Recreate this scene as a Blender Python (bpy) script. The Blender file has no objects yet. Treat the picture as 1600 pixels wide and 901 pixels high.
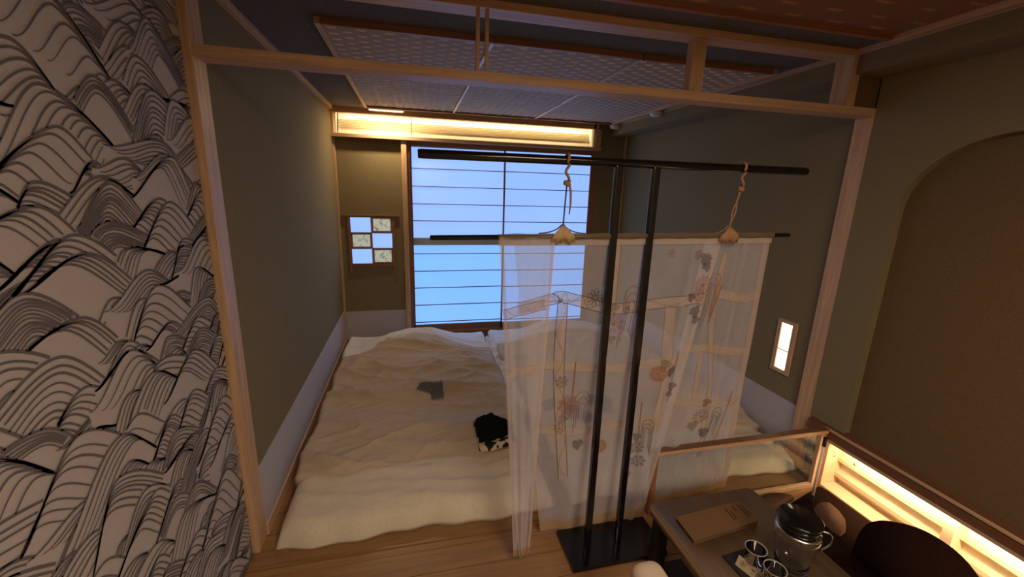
import bpy, bmesh, math, random
import numpy as np
from mathutils import Vector, Matrix, noise
random.seed(7)
S = bpy.context.scene
COL = S.collection

# ------------------------------------------------------------ camera
YAW, PITCH, ROLL, FPX = -0.23749, -0.23366, 0.029148, 646.75
cy, sy = math.cos(YAW), math.sin(YAW); cp, sp = math.cos(PITCH), math.sin(PITCH)
fwd = Vector((-sy * cp, cy * cp, sp)); r0 = Vector((cy, sy, 0)); u0 = r0.cross(fwd)
rt = math.cos(ROLL) * r0 + math.sin(ROLL) * u0
up = -math.sin(ROLL) * r0 + math.cos(ROLL) * u0
cam_d = bpy.data.cameras.new('camera'); cam = bpy.data.objects.new('camera', cam_d); COL.objects.link(cam)
cam_d.sensor_width = 36; cam_d.lens = FPX / 1600 * 36; cam_d.clip_start = 0.02
m = Matrix((rt, up, -fwd)).transposed().to_4x4(); m.translation = Vector((0, 0, 1.5))
cam.matrix_world = m
S.camera = cam

# ------------------------------------------------------------ world, exposure, lights
w = bpy.data.worlds.new('world'); S.world = w; w.use_nodes = True
w.node_tree.nodes['Background'].inputs[0].default_value = (0.35, 0.55, 1, 1)
w.node_tree.nodes['Background'].inputs[1].default_value = 0.3
S.view_settings.view_transform = 'Standard'; S.view_settings.look = 'None'
S.view_settings.exposure = 0.4; S.view_settings.gamma = 1; S.view_settings.use_curve_mapping = False

def area(name, loc, size, power, col, rot=(0, 0, 0), spread=math.pi):
    l = bpy.data.lights.new(name, 'AREA'); l.shape = 'RECTANGLE'; l.size, l.size_y = size
    l.energy = power; l.color = col; l.spread = spread
    o = bpy.data.objects.new(name, l); o.location = loc; o.rotation_euler = rot; COL.objects.link(o)
    return o
PI = math.pi
# warm ceiling lamp of the sitting area, behind the camera
area('sitting_area_lamp', (0.75, 0.10, 2.10), (0.6, 0.6), 10, (1, 0.74, 0.50))
area('ambient_fill_light', (0.75, -1.3, 2.10), (0.8, 0.8), 34, (1, 0.80, 0.62))  # added fill light without a fixture, raises the ambient level on the walls
area('bed_lamp', (-0.19, 3.854, 2.105), (0.24, 0.04), 5.0, (1, 0.72, 0.42))
# LED strip in the slot above the window
area('transom_strip_light', (0.57, 4.068, 2.138), (2.3, 0.012), 4.6, (1, 0.80, 0.52), (math.radians(12), 0, 0))
# LED strip under the ledge of the lit recess
area('recess_strip_light', (2.100, 0.55, 0.268), (0.02, 1.75), 6.5, (1, 0.77, 0.48), (0, math.radians(-28), 0))

# ------------------------------------------------------------ materials
def nodes(name):
    mt = bpy.data.materials.new(name); mt.use_nodes = True
    nt = mt.node_tree; b = nt.nodes['Principled BSDF']
    return mt, nt, b
def L(nt, a, b): nt.links.new(a, b)
def coord(nt, scale=(1, 1, 1), kind='Object'):
    tc = nt.nodes.new('ShaderNodeTexCoord'); mp = nt.nodes.new('ShaderNodeMapping')
    mp.inputs['Scale'].default_value = scale; L(nt, tc.outputs[kind], mp.inputs[0]); return mp.outputs[0]
def ramp(nt, fac, c0, c1, p0=0.3, p1=0.7):
    r = nt.nodes.new('ShaderNodeValToRGB'); r.color_ramp.elements[0].color = (*c0, 1); r.color_ramp.elements[1].color = (*c1, 1)
    r.color_ramp.elements[0].position = p0; r.color_ramp.elements[1].position = p1
    L(nt, fac, r.inputs[0]); return r.outputs[0]
def noise_n(nt, vec, scale, detail=4, rough=0.6):
    n = nt.nodes.new('ShaderNodeTexNoise'); n.inputs['Scale'].default_value = scale
    n.inputs['Detail'].default_value = detail; n.inputs['Roughness'].default_value = rough
    L(nt, vec, n.inputs['Vector']); return n.outputs['Fac']
def bump(nt, b, h, strength=0.3, dist=0.002):
    bp = nt.nodes.new('ShaderNodeBump'); bp.inputs['Strength'].default_value = strength; bp.inputs['Distance'].default_value = dist
    L(nt, h, bp.inputs['Height']); L(nt, bp.outputs[0], b.inputs['Normal'])
def mix(c, k): return tuple(max(0, x * k) for x in c)
def noisy(name, col, scale=200, var=0.18, rough=0.9, bs=0.4, bd=0.001, stretch=(1, 1, 1), spec=0.2):
    mt, nt, b = nodes(name); v = coord(nt, stretch)
    f = noise_n(nt, v, scale); L(nt, ramp(nt, f, mix(col, 1 - var), mix(col, 1 + var)), b.inputs['Base Color'])
    b.inputs['Roughness'].default_value = rough; b.inputs['Specular IOR Level'].default_value = spec
    bump(nt, b, f, bs, bd); return mt
def wood(name, col, axis='x', rough=0.5, var=0.25, spec=0.4):
    st = {'x': (1.2, 22, 22), 'y': (22, 1.2, 22), 'z': (22, 22, 1.2)}[axis]
    mt, nt, b = nodes(name); v = coord(nt, st); f = noise_n(nt, v, 2.2, 6, 0.65)
    v2 = coord(nt, tuple(s * 6 for s in st)); f2 = noise_n(nt, v2, 2.0, 3)
    md = nt.nodes.new('ShaderNodeMath'); md.operation = 'MULTIPLY_ADD'; md.inputs[1].default_value = 0.35
    L(nt, f2, md.inputs[0]); L(nt, f, md.inputs[2])
    L(nt, ramp(nt, md.outputs[0], mix(col, 1 - var), mix(col, 1 + var), 0.45, 0.9), b.inputs['Base Color'])
    b.inputs['Roughness'].default_value = rough; b.inputs['Specular IOR Level'].default_value = spec
    bump(nt, b, f2, 0.15, 0.0006); return mt
def plain(name, col, rough=0.5, metal=0, spec=0.5):
    mt, nt, b = nodes(name); v = coord(nt); f = noise_n(nt, v, 60)
    L(nt, ramp(nt, f, mix(col, 0.93), mix(col, 1.07)), b.inputs['Base Color'])
    b.inputs['Roughness'].default_value = rough; b.inputs['Metallic'].default_value = metal
    b.inputs['Specular IOR Level'].default_value = spec; return mt
def emit(name, col, strength, var=0.0):
    mt, nt, b = nodes(name)
    b.inputs['Base Color'].default_value = (*mix(col, 0.6), 1); b.inputs['Roughness'].default_value = 0.7
    v = coord(nt); f = noise_n(nt, v, 1.5, 2)
    L(nt, ramp(nt, f, mix(col, 1 - var), mix(col, 1 + var)), b.inputs['Emission Color'])
    b.inputs['Emission Strength'].default_value = strength; return mt
def cloth_sheer(name, col, opacity, edge=0.0):
    mt, nt, b = nodes(name); out = nt.nodes['Material Output']; nt.nodes.remove(b)
    d = nt.nodes.new('ShaderNodeBsdfDiffuse'); t = nt.nodes.new('ShaderNodeBsdfTranslucent'); tr = nt.nodes.new('ShaderNodeBsdfTransparent')
    v = coord(nt, (900, 900, 900)); f = noise_n(nt, v, 1.0, 2)
    c = ramp(nt, f, mix(col, 0.9), mix(col, 1.05))
    L(nt, c, d.inputs[0]); L(nt, c, t.inputs[0])
    m1 = nt.nodes.new('ShaderNodeMixShader'); m1.inputs[0].default_value = 0.4; L(nt, d.outputs[0], m1.inputs[1]); L(nt, t.outputs[0], m1.inputs[2])
    m2 = nt.nodes.new('ShaderNodeMixShader'); L(nt, tr.outputs[0], m2.inputs[1]); L(nt, m1.outputs[0], m2.inputs[2])
    lw = nt.nodes.new('ShaderNodeLayerWeight'); lw.inputs[0].default_value = 0.35
    v2 = coord(nt, (1, 1, 1)); f2 = noise_n(nt, v2, 9, 3)
    a = nt.nodes.new('ShaderNodeMath'); a.operation = 'MULTIPLY_ADD'; a.inputs[1].default_value = 0.45; a.inputs[2].default_value = opacity - 0.06
    L(nt, lw.outputs['Facing'], a.inputs[0])
    a2 = nt.nodes.new('ShaderNodeMath'); a2.operation = 'MULTIPLY_ADD'; a2.inputs[1].default_value = 0.14; a2.use_clamp = True
    L(nt, f2, a2.inputs[0]); L(nt, a.outputs[0], a2.inputs[2])
    L(nt, a2.outputs[0], m2.inputs[0]); L(nt, m2.outputs[0], out.inputs[0]); return mt
def glass(name, col=(1, 1, 1), rough=0.0, ior=1.45):
    mt, nt, b = nodes(name); b.inputs['Base Color'].default_value = (*col, 1); b.inputs['Transmission Weight'].default_value = 1
    b.inputs['Roughness'].default_value = rough; b.inputs['IOR'].default_value = ior
    f = noise_n(nt, coord(nt), 12); bump(nt, b, f, 0.03, 0.0004); return mt

WALL = noisy('olive_plaster', (0.235, 0.190, 0.105), 260, 0.2, 0.95, 0.5, 0.0015)
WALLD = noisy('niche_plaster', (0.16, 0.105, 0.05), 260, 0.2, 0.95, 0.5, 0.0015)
CEIL = noisy('ceiling_cloth', (0.135, 0.122, 0.104), 320, 0.35, 0.95, 0.6, 0.0015, (1, 0.3, 1))
PAPER = noisy('wainscot_paper', (0.50, 0.47, 0.48), 140, 0.06, 0.9, 0.2, 0.0006)
HIN_X = wood('hinoki_x', (0.58, 0.37, 0.22), 'x'); HIN_Y = wood('hinoki_y', (0.58, 0.37, 0.22), 'y'); HIN_Z = wood('hinoki_z', (0.58, 0.37, 0.22), 'z')
SILL = wood('cedar_x', (0.30, 0.13, 0.06), 'x'); SILLZ = wood('cedar_z', (0.30, 0.13, 0.06), 'z')
FLOORW = wood('floor_oak', (0.29, 0.155, 0.062), 'x', 0.38)
WALNUT = wood('ledge_walnut', (0.17, 0.075, 0.038), 'y', 0.45)
TABLEM = wood('table_top_wood', (0.21, 0.135, 0.072), 'y', 0.45)
BLACK = plain('black_lacquer', (0.006, 0.006, 0.007), 0.14, 0, 0.6)
BLACKM = plain('black_matte', (0.012, 0.010, 0.010), 0.6)
BROWNF = noisy('brown_suede', (0.026, 0.011, 0.007), 120, 0.2, 0.95, 0.2, 0.0006, (1, 1, 1), 0.03)
TANF = noisy('tan_cork', (0.12, 0.060, 0.038), 140, 0.35, 0.9, 0.5, 0.002)
CREAMF = noisy('cream_upholstery', (0.62, 0.50, 0.38), 300, 0.08, 0.9, 0.3, 0.001)
WHITEC = noisy('white_cotton', (0.72, 0.64, 0.50), 60, 0.05, 0.95, 0.3, 0.002)
DUVET = noisy('beige_cotton', (0.56, 0.45, 0.33), 60, 0.06, 0.95, 0.35, 0.002)
SHEETW = noisy('white_linen', (0.76, 0.72, 0.68), 60, 0.05, 0.95, 0.3, 0.002)
GREYP = noisy('grey_print', (0.13, 0.135, 0.15), 300, 0.15, 0.95)
WAVEBG = noisy('wave_wallpaper', (0.50, 0.45, 0.43), 400, 0.10, 0.9, 0.6, 0.001)
WAVEINK = noisy('wave_ink', (0.15, 0.13, 0.13), 400, 0.15, 0.9)
WEAVE = noisy('woven_cedar', (0.86, 0.70, 0.56), 90, 0.14, 0.7, 0.4, 0.001, (1, 8, 1))
WEAVE2 = noisy('woven_cedar_shade', (0.40, 0.315, 0.25), 90, 0.16, 0.7, 0.4, 0.001, (8, 1, 1))  # darkened backing copy: shade in the gaps between strips put into the colour
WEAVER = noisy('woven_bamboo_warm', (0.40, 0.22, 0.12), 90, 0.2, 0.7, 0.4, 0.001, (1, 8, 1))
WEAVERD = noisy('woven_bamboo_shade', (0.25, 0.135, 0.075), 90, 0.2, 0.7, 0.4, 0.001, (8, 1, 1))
PANEL_STRIP = plain('pale_batten', (0.60, 0.56, 0.55), 0.35)
SKYP = emit('daylit_paper', (0.27, 0.455, 1.0), 0.86, 0.03)
SKYP2 = emit('daylit_paper_lower', (0.20, 0.45, 1.0), 0.86, 0.03)
RAILP = noisy('shoji_midrail_paper', (0.45, 0.44, 0.50), 90, 0.05)
LAMPG = emit('lamp_glass', (1.0, 0.80, 0.48), 2.6, 0.0)
LAMPC = emit('ceiling_lamp_glass', (1.0, 0.72, 0.42), 2.4, 0.0)
TRANS = noisy('transom_blind', (0.80, 0.72, 0.52), 60, 0.03, 0.9, 0.05)
RECW = wood('recess_wood', (0.72, 0.50, 0.30), 'y', 0.6, 0.1)
RECP = noisy('recess_paper', (0.80, 0.78, 0.62), 80, 0.04)
WHITEP = plain('white_plastic', (0.62, 0.60, 0.62), 0.4)
RIMM = plain('bright_rim', (0.32, 0.29, 0.25), 0.2)
METAL = plain('steel', (0.5, 0.48, 0.45), 0.25, 1)
CORD = noisy('tan_cord', (0.36, 0.22, 0.12), 500, 0.3, 0.9)
HEM = noisy('gold_hem', (0.50, 0.36, 0.19), 500, 0.12, 0.9)
SHEER = cloth_sheer('sheer_gauze', (0.86, 0.80, 0.77), 0.37)
SHEERL = cloth_sheer('sheer_gauze_double', (0.80, 0.76, 0.74), 0.42)
SHEERB = cloth_sheer('sheer_band', (0.80, 0.64, 0.48), 0.46)
SHEERH = cloth_sheer('sheer_hem', (0.60, 0.43, 0.24), 0.92)
SHEERP = cloth_sheer('sheer_pink', (0.50, 0.27, 0.18), 0.26)
SHEERO = cloth_sheer('sheer_orange', (0.55, 0.24, 0.07), 0.62)
SHEERG = cloth_sheer('sheer_grey', (0.14, 0.12, 0.11), 0.38)
SHEERT = cloth_sheer('sheer_tan', (0.36, 0.26, 0.15), 0.36)
THREAD = noisy('dark_thread', (0.10, 0.065, 0.055), 500, 0.1)
THREADO = noisy('rust_thread', (0.36, 0.15, 0.06), 500, 0.1)
GLASS = glass('clear_glass')
def thin_glass():
    mt, nt, b = nodes('thin_pane'); out = nt.nodes['Material Output']; nt.nodes.remove(b)
    t = nt.nodes.new('ShaderNodeBsdfTransparent'); t.inputs[0].default_value = (0.96, 0.97, 0.96, 1)
    g = nt.nodes.new('ShaderNodeBsdfGlossy'); g.inputs['Roughness'].default_value = 0.02
    mx = nt.nodes.new('ShaderNodeMixShader')
    mx.inputs[0].default_value = 0.035; L(nt, t.outputs[0], mx.inputs[1]); L(nt, g.outputs[0], mx.inputs[2]); L(nt, mx.outputs[0], out.inputs[0]); return mt
PANEG = thin_glass()
PAPERW = noisy('card_paper', (0.40, 0.33, 0.22), 200, 0.05)
BOOKC = noisy('booklet_cover', (0.165, 0.090, 0.043), 300, 0.15)
INK = noisy('print_ink', (0.06, 0.035, 0.02), 300, 0.1)
MARBLE = None
def marble():
    mt, nt, b = nodes('marbled_paper'); v = coord(nt); f = noise_n(nt, v, 22, 8, 0.7)
    L(nt, ramp(nt, f, (0.10, 0.09, 0.07), (0.42, 0.42, 0.33), 0.36, 0.50), b.inputs['Base Color'])
    L(nt, ramp(nt, f, (0.10, 0.10, 0.08), (0.33, 0.36, 0.30), 0.36, 0.50), b.inputs['Emission Color']); b.inputs['Emission Strength'].default_value = 0.75
    return mt
MARBLE = marble()
def cow():
    mt, nt, b = nodes('black_white_cloth'); v = coord(nt); f = noise_n(nt, v, 22, 1, 0.4)
    L(nt, ramp(nt, f, (0.01, 0.01, 0.01), (0.72, 0.60, 0.45), 0.50, 0.53), b.inputs['Base Color']); b.inputs['Roughness'].default_value = 0.9
    return mt
COW = cow()

# ------------------------------------------------------------ mesh helpers
class MB:
    def __init__(s): s.v = []; s.f = []; s.smooth = False
    def add(s, vs, fs):
        n = len(s.v); s.v += [tuple(p) for p in vs]; s.f += [tuple(i + n for i in f) for f in fs]; return s
    def box(s, a, b, bev=0.0, segs=2):
        x0, x1 = sorted((a[0], b[0])); y0, y1 = sorted((a[1], b[1])); z0, z1 = sorted((a[2], b[2]))
        bev = min(bev, (x1 - x0) * .45, (y1 - y0) * .45, (z1 - z0) * .45)
        if bev <= 0:
            return s.add([(x0, y0, z0), (x1, y0, z0), (x1, y1, z0), (x0, y1, z0), (x0, y0, z1), (x1, y0, z1), (x1, y1, z1), (x0, y1, z1)],
                         [(3, 2, 1, 0), (4, 5, 6, 7), (0, 1, 5, 4), (1, 2, 6, 5), (2, 3, 7, 6), (3, 0, 4, 7)])
        bm = bmesh.new(); bmesh.ops.create_cube(bm, size=1)
        for v in bm.verts: v.co = Vector(((x0 + x1) / 2 + v.co.x * (x1 - x0), (y0 + y1) / 2 + v.co.y * (y1 - y0), (z0 + z1) / 2 + v.co.z * (z1 - z0)))
        bmesh.ops.bevel(bm, geom=bm.edges[:], offset=bev, segments=segs, affect='EDGES', profile=0.6)
        s.add([v.co for v in bm.verts], [[v.index for v in f.verts] for f in (bm.faces if not bm.verts.index_update() else [])]); bm.free(); return s
    def prism(s, pts, z0, z1):
        n = len(pts); vs = [(x, y, z0) for x, y in pts] + [(x, y, z1) for x, y in pts]
        return s.add(vs, [tuple(range(n - 1, -1, -1)), tuple(range(n, 2 * n))] + [(i, (i + 1) % n, n + (i + 1) % n, n + i) for i in range(n)])
    def tube(s, pts, r, seg=8, cap=True):
        pts = [Vector(p) for p in pts]; n = len(pts); rs = r if isinstance(r, (list, tuple)) else [r] * n
        t0 = (pts[1] - pts[0]).normalized(); ref = Vector((0, 0, 1)) if abs(t0.z) < 0.9 else Vector((1, 0, 0))
        vs = []; a = t0.cross(ref).normalized()
        for i, p in enumerate(pts):
            t = (pts[min(i + 1, n - 1)] - pts[max(i - 1, 0)]).normalized()
            a = (a - t * a.dot(t)).normalized(); b = t.cross(a)
            for k in range(seg):
                an = 2 * PI * k / seg; vs.append(p + rs[i] * (math.cos(an) * a + math.sin(an) * b))
        fs = [(i * seg + k, i * seg + (k + 1) % seg, (i + 1) * seg + (k + 1) % seg, (i + 1) * seg + k) for i in range(n - 1) for k in range(seg)]
        if cap: fs += [tuple(range(seg - 1, -1, -1)), tuple((n - 1) * seg + k for k in range(seg))]
        return s.add(vs, fs)
    def lathe(s, prof, c, seg=32, cap=False):
        n = len(prof); vs = [(c[0] + r * math.cos(2 * PI * k / seg), c[1] + r * math.sin(2 * PI * k / seg), c[2] + z) for r, z in prof for k in range(seg)]
        fs = [(i * seg + k, i * seg + (k + 1) % seg, (i + 1) * seg + (k + 1) % seg, (i + 1) * seg + k) for i in range(n - 1) for k in range(seg)]
        if cap: fs += [tuple(range(seg - 1, -1, -1)), tuple((n - 1) * seg + k for k in range(seg))]
        return s.add(vs, fs)
    def grid(s, fn, nu, nv):
        vs = [fn(i / nu, j / nv) for j in range(nv + 1) for i in range(nu + 1)]
        return s.add(vs, [(j * (nu + 1) + i, j * (nu + 1) + i + 1, (j + 1) * (nu + 1) + i + 1, (j + 1) * (nu + 1) + i) for j in range(nv) for i in range(nu)])
    def build(s, name, mat, parent=None, smooth=False, **props):
        me = bpy.data.meshes.new(name); me.from_pydata(s.v, [], s.f); me.materials.append(mat)
        if smooth:
            me.polygons.foreach_set('use_smooth', [True] * len(me.polygons))
        me.update()
        o = bpy.data.objects.new(name, me); COL.objects.link(o)
        if parent: o.parent = parent
        for k, v in props.items(): o[k] = v
        return o
def empty(name, **props):
    o = bpy.data.objects.new(name, None); COL.objects.link(o); o.empty_display_size = 0.05
    for k, v in props.items(): o[k] = v
    return o
def at(o, loc):
    """move the origin of an empty before children are given (children are in world coordinates, so shift them back)"""
    o.location = loc; return o
def box(name, a, b, mat, parent=None, bev=0.0, **p): return MB().box(a, b, bev).build(name, mat, parent, **p)
ST = dict(kind='structure')
def base_at(o, loc):
    """put an empty at the thing's base while its children keep their world places"""
    o.location = loc
    for c in o.children: c.matrix_parent_inverse = Matrix.Translation(loc).inverted()

# ------------------------------------------------------------ setting
CZ = 2.145                       # ceiling height
# floor of boards
floor = box('floor', (-0.70, -2.2, -0.12), (2.3, 4.2, -0.02), FLOORW, None, 0, **ST)
ys = [-2.2]
while ys[-1] < 1.30: ys.append(ys[-1] + 0.1192)
ys[-1] = 1.377; ys += [1.490, 1.530, 1.617, 1.707]
while ys[-1] < 4.0: ys.append(ys[-1] + 0.13)
for i in range(len(ys) - 1):
    g = 0.0015; dz = -0.003 if abs(ys[i] - 1.49) < 0.01 else 0
    box('floor_board', (-0.68, ys[i] + g, -0.02), (2.2, ys[i + 1] - g, dz), FLOORW, floor, 0.0012)
ceiling = box('ceiling', (-0.75, -2.2, CZ), (2.4, 4.2, CZ + 0.08), CEIL, None, 0, **ST)
# walls
wl = box('wall_left', (-0.80, -2.2, 0), (-0.682, 1.617, CZ), WAVEBG, None, 0, **ST)
w2 = box('wall_alcove_left', (-0.80, 1.618, 0), (-0.66, 4.2, CZ), WALL, None, 0, **ST)
box('wainscot', (-0.66, 1.71, 0.055), (-0.655, 4.05, 0.335), PAPER, w2)
wr = box('wall_alcove_right', (2.13, 1.70, 0), (2.3, 4.2, CZ), WALL, None, 0, **ST)
box('wainscot', (2.125, 1.71, 0.02), (2.13, 4.05, 0.335), PAPER, wr)
wb = box('wall_back', (-0.66, 4.06, 0), (-0.04, 4.2, 1.905), WALL, None, 0, **ST)
box('wainscot', (-0.66, 4.055, 0.055), (-0.086, 4.06, 0.320), PAPER, wb)
box('wall_panel', (1.83, 4.045, 0), (2.13, 4.2, CZ), WALL, wb)
box('wall_panel', (-0.04, 4.07, 0), (1.83, 4.2, 0.08), WALL, wb)
box('wainscot', (1.835, 4.04, 0.055), (2.125, 4.045, 0.320), PAPER, wb)
box('socket_plate', (1.97, 4.032, 0.40), (2.03, 4.045, 0.50), WHITEP, wb)
box('wall_front', (-0.8, -2.3, 0), (2.3, -2.2, CZ), WALL, None, 0, **ST)
# right wall of the sitting area with the arched niche: outline with a hole
def arch(y0, y1, zb, zt, r, n=14):
    """niche outline from bottom far corner (y1) over the arch to the bottom near corner (y0)"""
    pts = [(y1, zb)]
    for k in range(n + 1):
        a = PI / 2 * k / n; pts.append((y1 - 0.36 * (1 - math.cos(a)), zt - 0.30 + 0.30 * math.sin(a)))
    for k in range(n + 1):
        a = PI / 2 * (1 - k / n); pts.append((y0 + 0.36 * (1 - math.cos(a)), zt - 0.30 + 0.30 * math.sin(a)))
    pts.append((y0, zb)); return pts
NB = 0.345; ar = arch(-0.55, 1.433, NB, 1.755, 0.3)
ylo, yhi = -2.2, 1.619
wm = MB()
XF, XB = 2.10, 2.14
def face(P): wm.add([(XF, a, b_) for a, b_ in P], [tuple(range(len(P)))])
face([(ar[0][0], NB), (yhi, NB), (yhi, CZ), (ar[0][0], CZ)])
face([(ylo, NB), (ar[-1][0], NB), (ar[-1][0], CZ), (ylo, CZ)])
for (ya0, za0), (ya1, za1) in zip(ar[1:-1], ar[2:-1]):
    if abs(ya0 - ya1) > 1e-6: face([(ya1, za1), (ya0, za0), (ya0, CZ), (ya1, CZ)])
for (ya0, za0), (ya1, za1) in zip(ar[:-1], ar[1:]):
    wm.add([(XF, ya0, za0), (XF, ya1, za1), (XB, ya1, za1), (XB, ya0, za0)], [(0, 1, 2, 3)])
me = bpy.data.meshes.new('wall_right'); me.from_pydata(wm.v, [], wm.f); me.materials.append(WALL); me.update()
wright = bpy.data.objects.new('wall_right', me); COL.objects.link(wright); wright['kind'] = 'structure'
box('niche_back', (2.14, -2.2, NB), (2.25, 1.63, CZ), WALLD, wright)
box('niche_shelf', (2.10, -0.55, NB - 0.02), (2.14, 1.433, NB), WALNUT, wright)
# soffit along the right wall
sf = box('wall_soffit_right', (1.94, -2.2, 2.045), (2.13, 4.06, CZ), WALL, None, 0, **ST)
box('soffit_trim', (1.925, 1.71, CZ - 0.022), (1.94, 4.05, CZ), HIN_Y, sf)
box('soffit_trim', (1.925, -2.2, CZ - 0.022), (1.94, 1.617, CZ), HIN_Y, sf)
box('trim_1', (-0.66, 1.71, CZ - 0.024), (-0.632, 4.05, CZ), HIN_Y, None, 0.002, **ST)
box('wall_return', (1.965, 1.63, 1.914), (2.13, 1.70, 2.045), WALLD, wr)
# opening frame: posts, beams, struts
box('trim_2', (-0.682, 1.617, 0), (-0.655, 1.707, CZ), HIN_Z, None, 0.002, **ST)
box('trim_3', (2.10, 1.617, 0), (2.128, 1.707, 1.88), HIN_Z, None, 0.002, **ST)
box('trim_4', (1.922, 1.617, 1.914), (1.965, 1.707, 2.117), HIN_Z, None, 0.002, **ST)
box('trim_5', (-0.655, 1.617, 1.88), (2.128, 1.707, 1.914), HIN_X, None, 0.002, **ST)
box('trim_6', (-0.655, 1.617, 2.117), (1.965, 1.707, CZ), HIN_X, None, 0.002, **ST)
box('trim_7', (1.125, 1.64, 1.914), (1.185, 1.685, 2.117), HIN_Z, None, 0.002, **ST)
box('trim_8', (0.236, 1.625, 1.914), (0.249, 1.640, 2.117), HIN_Z, None, 0.001, **ST)
box('trim_9', (0.269, 1.625, 1.914), (0.282, 1.640, 2.117), HIN_Z, None, 0.001, **ST)
# back wall timber, and a dark strip for the shadow under the beam
box('trim_10', (-0.66, 4.00, 2.10), (1.80, 4.06, CZ), HIN_X, None, 0.002, **ST)
box('trim_11', (-0.66, 3.985, 1.903), (1.83, 4.20, 1.932), HIN_X, None, 0.002, **ST)
box('trim_12', (-0.086, 4.01, 0), (-0.040, 4.07, 1.903), HIN_Z, None, 0.002, **ST)
box('trim_13', (-0.66, 4.03, 0.055), (-0.643, 4.06, 2.10), HIN_Z, None, 0.001, **ST)
box('trim_14', (1.772, 4.00, 1.932), (1.83, 4.06, 2.10), HIN_Z, None, 0.002, **ST)
box('trim_15', (2.105, 4.02, 0.055), (2.125, 4.045, 2.045), HIN_Z, None, 0.001, **ST)
box('beam_shadow_strip', (-0.645, 4.03, 1.88), (-0.10, 4.06, 1.903), WALNUT, None, 0.001, **ST)  # no timber: dark strip standing in for the thin shadow under the beam
box('baseboard_left', (-0.66, 1.71, 0), (-0.648, 4.05, 0.055), HIN_Y, None, 0.002, **ST)
box('baseboard_back', (-0.648, 4.04, 0), (-0.09, 4.055, 0.055), HIN_X, None, 0.002, **ST)
# lit transom slot above the window with a folded blind in two lengths
tr = empty('window_3', **ST)
box('slot_back', (-0.66, 4.17, 1.932), (1.772, 4.20, CZ), TRANS, tr)
def slope(z): return 4.075 + (z - 1.932) * 0.42
for x0, x1 in ((-0.615, 0.005), (0.012, 1.745)):
    z0, z1 = 1.933, 2.135
    MB().add([(x, slope(z) + d, z) for d in (0, 0.004) for x, z in ((x0, z0), (x1, z0), (x1, z1), (x0, z1))],
             [(0, 1, 2, 3), (7, 6, 5, 4), (0, 4, 5, 1), (1, 5, 6, 2), (2, 6, 7, 3), (3, 7, 4, 0)]).build('blind_panel', TRANS, tr)
    for k in range(6):
        z = 1.992 + k * 0.0135
        box('blind_slat', (x0, slope(z) - 0.012, z), (x1, slope(z) + 0.004, z + 0.003), TRANS, tr, 0.001)
box('slot_lining', (1.748, 4.0, 1.932), (1.772, 4.17, CZ), RECP, tr)
box('slot_lining', (-0.643, 4.06, 1.932), (-0.625, 4.17, CZ), RECP, tr)

# ------------------------------------------------------------ shoji window
win = empty('window_1', **ST)
WY = 4.06
b = MB()
b.box((-0.040, WY - 0.01, 0.07), (-0.012, WY + 0.05, 1.903)); b.box((1.780, WY - 0.01, 0.07), (1.83, WY + 0.05, 1.903))
b.box((-0.012, WY - 0.01, 1.868), (1.78, WY + 0.05, 1.903)); b.box((-0.012, WY - 0.02, 0.02), (1.78, WY + 0.05, 0.085))
b.build('window_frame', SILL, win)
def sash(x0, x1, y):
    s = MB()
    st = 0.015
    s.box((x0, y, 0.085), (x0 + st, y + 0.022, 1.868), 0.001); s.box((x1 - st, y, 0.085), (x1, y + 0.022, 1.868), 0.001)
    s.box((x0, y, 1.860), (x1, y + 0.022, 1.868)); s.box((x0, y, 0.085), (x1, y + 0.022, 0.145))
    sh = s.build('sash', SILL, win)
    box('mid_rail', (x0 + st, y + 0.002, 0.955), (x1 - st, y + 0.018, 1.025), RAILP, sh, 0.002)
    zu = [1.025, 1.188, 1.347, 1.508, 1.670, 1.860]; zl = [0.145, 0.172, 0.352, 0.528, 0.698, 0.870, 0.955]
    for zz, mat in ((zu, SKYP), (zl, SKYP2)):
        for k in range(len(zz) - 1):
            box('pane', (x0 + st, y + 0.014, zz[k] + 0.002), (x1 - st, y + 0.017, zz[k + 1] - 0.002), mat, sh)
            if k: box('muntin', (x0 + st, y + 0.004, zz[k] - 0.0035), (x1 - st, y + 0.013, zz[k] + 0.0035), SILL if zz is zu else WALNUT, sh)
    return sh
sash(-0.012, 0.890, WY + 0.022); sash(0.870, 1.78, WY - 0.004)

# small checkered window left of the shoji
win2 = empty('window_2', **ST)
fx0, fx1, fz0, fz1 = -0.560, -0.188, 0.785, 1.222
b = MB(); y = 4.045
b.box((fx0 - 0.022, y, fz0 - 0.085), (fx0, y + 0.016, fz1 + 0.012), 0.001); b.box((fx1, y, fz0 - 0.085), (fx1 + 0.022, y + 0.016, fz1 + 0.012), 0.001)
b.box((fx0, y, fz0 - 0.02), (fx1, y + 0.014, fz0 - 0.002)); b.box((fx0 - 0.065, y - 0.008, fz1 + 0.006), (fx1 + 0.065, y + 0.016, fz1 + 0.018), 0.001)
b.box((fx0, y + 0.004, fz0), (fx1, y + 0.016, fz1))
fr = b.build('window_frame', SILLZ, win2)
pw = (fx1 - fx0) / 2; ph = (fz1 - fz0) / 3
for r in range(3):
    for c in range(2):
        x0 = fx0 + c * pw + 0.006; z0 = fz0 + (2 - r) * ph + 0.006
        lit = (r + c) % 2 == 0; ins = 0 if lit else 0.011
        box('pane', (x0 + ins, y - (0.006 if lit else 0.001), z0 + ins), (x0 + pw - 0.012 - ins, y + 0.003, z0 + ph - 0.012 - ins), SKYP if lit else MARBLE, fr, 0.001)

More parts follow.
